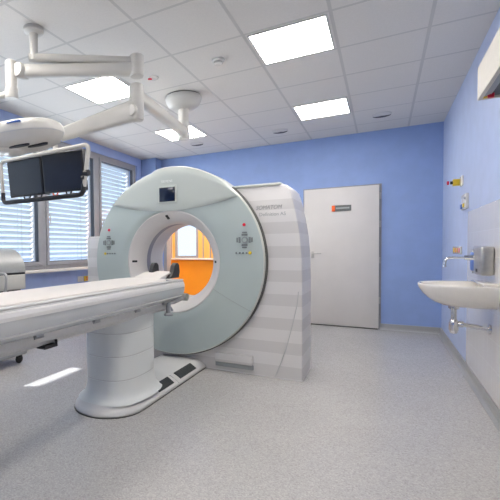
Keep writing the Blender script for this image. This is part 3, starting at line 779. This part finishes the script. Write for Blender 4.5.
d = empty('towel_dispenser', (RW-.008, 3.98, .98), 'brushed steel dispenser box on the tiles above the basin', 'dispenser')
m = MB(); m.box(RW-.085, RW-.009, 3.74, 4.02, .975, 1.185, .015, 3); m.build('dispenser_body', 'steel', d)
m = MB(); m.box(RW-.088, RW-.084, 3.86, 3.92, .995, 1.02, .002); m.build('dispenser_slot', 'black', d)
d = empty('soap_dispenser', (RW-.008, 4.32, .96), 'blue flat soap dispenser beside the steel box', 'dispenser')
m = MB(); m.box(RW-.06, RW-.009, 4.12, 4.34, .985, 1.14, .012, 3); m.build('dispenser_body', 'bluep', d)
m = MB(); m.box(RW-.065, RW-.03, 4.20, 4.26, .970, .986, .003); m.build('nozzle', 'enamel', d)

# switches on the right wall
e = empty('emergency_switch', (RW, 5.32, 1.86), 'yellow emergency switch box with a red push button on the blue wall', 'switch')
MB().box(RW-.065, RW, 5.29, 5.36, 1.82, 1.885, .004).build('switch_box', 'yellow', e)
MB().lathe([(0, -.036), (.019, -.034), (.021, -.026), (.018, -.018)], (RW-.080, 5.325, 1.853), 'X', 20).build('push_button', 'red', e)
MB().lathe([(.016, -.022), (.016, 0)], (RW-.064, 5.325, 1.853), 'X', 20).build('button_collar', 'black', e)
MB().box(RW-.012, RW, 5.14, 5.28, 1.80, 1.90, .003).build('back_plate', 'enamel', e)
e = empty('wall_controller', (RW, 4.98, 1.62), 'small white wall controller with blue and yellow marks below the yellow switch', 'controller')
MB().box(RW-.022, RW, 4.84, 5.10, 1.545, 1.69, .005).build('controller_plate', 'enamel', e)
MB().box(RW-.030, RW-.020, 4.86, 5.06, 1.645, 1.665, .002, rot=Matrix.Rotation(.12, 3, 'X')).build('grey_handle', 'grey_mid', e)
MB().box(RW-.034, RW-.020, 5.03, 5.10, 1.555, 1.60, .003).build('blue_key', 'bluep', e)
MB().box(RW-.030, RW-.020, 4.93, 5.00, 1.565, 1.60, .003).build('yellow_key', 'yellow', e)
e = empty('wall_outlet', (RW, 5.45, 1.145), 'white switch plate with orange and red markers beyond the tap spout', 'outlet')
MB().box(RW-.012, RW, 5.18, 5.72, 1.105, 1.185, .003).build('outlet_plate', 'enamel', e)
for i in range(4):
    MB().box(RW-.017, RW-.011, 5.25+i*.12, 5.28+i*.12, 1.12, 1.17, .002).build('rocker', ('red', 'orangep', 'orangep', 'yellow')[i], e)

# box high on the right wall
e = empty('wall_unit', (RW, 2.3, 1.99), 'beige box-shaped unit high on the right wall with a dark open underside', 'wall unit')
X0, Y0, Y1, Z0, Z1 = .445, 1.75, 2.885, 1.99, 2.17
m = MB(); m.box(X0, X0+.02, Y0, Y1, Z0, Z1, .003); m.box(X0+.02, RW-.001, Y0, Y1, Z1-.02, Z1); m.box(X0+.02, RW-.001, Y1-.015, Y1, Z0, Z1-.02); m.box(X0+.02, RW-.001, Y0, Y0+.015, Z0, Z1-.02)
m.build('casing', 'beige', e, smooth=False)
m = MB(); m.box(X0+.02, X0+.048, Y0+.015, Y1-.03, Z0+.004, Z0+.012); m.build('grey_underside_strip', 'grey_mid', e, smooth=False)
m = MB(); m.box(X0+.048, RW-.002, Y0+.015, Y1-.016, Z0+.012, Z0+.05); m.build('dark_interior', 'black', e, smooth=False)
m = MB(); m.lathe([(0, -.012), (.014, -.01), (.016, .01)], (X0+.048, Y1-.06, Z0+.0), n=16); m.build('red_lamp', 'red', e)
m = MB(); m.lathe([(0, -.008), (.012, -.006), (.013, .01)], (X0+.03, Y1-.04, Z0+.004), n=16); m.build('yellow_lamp', 'yellow', e)

# sockets under the left window
for y, mt, lb in ((4.715, 'enamel', 'white wall socket under the window sill beside the scanner'), (4.86, 'yellow', 'yellow wall socket with a red centre under the window sill')):
    e = empty('wall_socket', (LW, y, .76), lb, 'socket', 'sockets under the window')
    MB().box(LW, LW+.014, y-.06, y+.06, .72, .80, .004).build('socket_plate', mt, e)
    MB().lathe([(.026, .012), (.026, .018), (.018, .018), (.016, .013), (0, .013)], (LW, y, .76), 'X', 20).build('socket_insert', 'red' if mt == 'yellow' else 'tray', e)

# ------------------------------------------------------------------ wheeled cart at the left edge
CX, CYY = -3.53, 2.82
k = empty('equipment_cart', (CX, CYY, 0), 'grey rounded-hood equipment cart behind the patient couch at the left edge', 'cart')
hw = .28
def hood(z0, z1, R):
    pts = [(CX-hw, z0), (CX+hw, z0)]
    n = 14
    for i in range(n+1):
        a = PI/2*i/n; pts.append((CX+hw-R+R*math.cos(a), z1-R+R*math.sin(a)))
    for i in range(n+1):
        a = PI/2+PI/2*i/n; pts.append((CX-hw+R+R*math.cos(a), z1-R+R*math.sin(a)))
    return pts
MB().prism(hood(.965, 1.215, .245), CYY-.20, CYY+.24, 'Y').build('upper_hood', 'carthood', k, angle=40, bevel=.015)
MB().box(CX-hw+.006, CX+hw-.006, CYY-.195, CYY+.235, .945, .966).build('hood_gap', 'black', k, smooth=False)
MB().box(CX-hw, CX+hw, CYY-.20, CYY+.24, .79, .945, .012, 3).build('lower_body', 'cartbody', k)
m = MB(); m.tube(arc_pts([(CX+hw-.01, CYY-.10, .965), (CX+hw+.10, CYY-.10, .965), (CX+hw+.085, CYY-.10, .80), (CX+hw+.05, CYY-.10, .76), (CX+hw-.03, CYY-.10, .76)], .045, 6), .015, 12); m.build('push_handle', 'silver', k)
m = MB(); m.box(CX-.06, CX+.06, CYY-.04, CYY+.08, .14, .79, .015); m.build('support_post', 'cartbody', k)
m = MB(); m.box(CX-hw+.03, CX+hw-.03, CYY-.16, CYY+.2, .76, .789, .01); m.build('carrier_plate', 'black', k)
m = MB(); m.box(CX-.27, CX+.29, CYY-.18, CYY+.24, .10, .15, .02, 3); m.build('cart_base', 'grey_mid', k)
for sx in (-1, 1):
    for sy in (-1, 1):
        wx, wy = CX+sx*.20-.0, CYY+.03+sy*.16
        if sx == 1: wx += .01
        wm = MB(); wm.lathe([(0, -.014), (.038, -.014), (.045, -.007), (.045, .007), (.038, .014), (0, .014)], (wx, wy, .045), 'X', 20); wh = wm.build('caster_wheel', 'black', k)
        wm = MB(); wm.box(wx-.022, wx+.022, wy-.018, wy+.022, .062, .104, .006); wm.build('caster_fork', 'black', wh)

# ------------------------------------------------------------------ outside ground, light
struct(MB().box(-40, -4.6, -20, 40, -3.2, -3.0).build('ground', 'concrete', smooth=False))
W = bpy.data.worlds.new('bright_sky'); bpy.context.scene.world = W; W.use_nodes = True
nt = W.node_tree; bg = nt.nodes['Background']
tc = nt.nodes.new('ShaderNodeTexCoord'); sp = nt.nodes.new('ShaderNodeSeparateXYZ'); nt.links.new(tc.outputs['Generated'], sp.inputs[0])
rp = nt.nodes.new('ShaderNodeValToRGB'); rp.color_ramp.elements[0].position = .45; rp.color_ramp.elements[0].color = (.70, .82, .95, 1)
rp.color_ramp.elements[1].position = .9; rp.color_ramp.elements[1].color = (.62, .78, 1, 1)
nt.links.new(math_node(nt, 'MULTIPLY_ADD', sp.outputs['Z'], .5, .5), rp.inputs['Fac']); nt.links.new(rp.outputs['Color'], bg.inputs['Color'])
bg.inputs['Strength'].default_value = 1.5

def area(name, loc, rot, sx, sy, power, color):
    ld = bpy.data.lights.new(name, 'AREA'); ld.shape = 'RECTANGLE'; ld.size = sx; ld.size_y = sy; ld.energy = power; ld.color = color
    o = bpy.data.objects.new(name, ld); col.objects.link(o); o.location = loc; o.rotation_euler = rot; return o
# area lamp added outside the blinds, standing in for sky light
area('daylight_window', (-4.9, 3.4, 2.0), (0, math.radians(-90-0), 0), 2.2, 6.0, 160, (.92, .96, 1))
area('orange_room_light', (-2.9, 7.2, CH-.03), (0, 0, 0), .5, .5, 60, (1, .95, .88))  # warm area lamp just under the orange room ceiling, no fixture modelled
sun = bpy.data.lights.new('sun', 'SUN'); sun.energy = 14; sun.angle = .01; sun.color = (1, .97, .92)
so = bpy.data.objects.new('sun', sun); col.objects.link(so)
so.rotation_euler = Vector((-1.0, -.62, .92)).to_track_quat('Z', 'Y').to_euler()

# ------------------------------------------------------------------ camera
F_, YAW, PIT, ROL, PX, PY, CZ = 405.99, .5306, -.0304, .0107, 144.44, 261.55, 1.1925
Rt = Vector((math.cos(YAW), math.sin(YAW), 0)); Fh = Vector((-math.sin(YAW), math.cos(YAW), 0)); Z = Vector((0, 0, 1))
fwd = Fh*math.cos(PIT) + Z*math.sin(PIT); up = -Fh*math.sin(PIT) + Z*math.cos(PIT)
right = Rt*math.cos(ROL) - up*math.sin(ROL); upv = Rt*math.sin(ROL) + up*math.cos(ROL)
cd = bpy.data.cameras.new('camera'); cam = bpy.data.objects.new('camera', cd); col.objects.link(cam)
mt = Matrix((right, upv, -fwd)).transposed().to_4x4(); mt.translation = (0, 0, CZ); cam.matrix_world = mt
cd.sensor_fit = 'HORIZONTAL'; cd.sensor_width = 36; cd.lens = F_/500*36
cd.shift_x = (250-PX)/500; cd.shift_y = -(250-PY)/500
cd.clip_start = .05
bpy.context.scene.camera = cam
bpy.context.scene.view_settings.view_transform = 'Standard'
bpy.context.scene.view_settings.exposure = .12
bpy.context.scene.cycles.max_bounces = 10
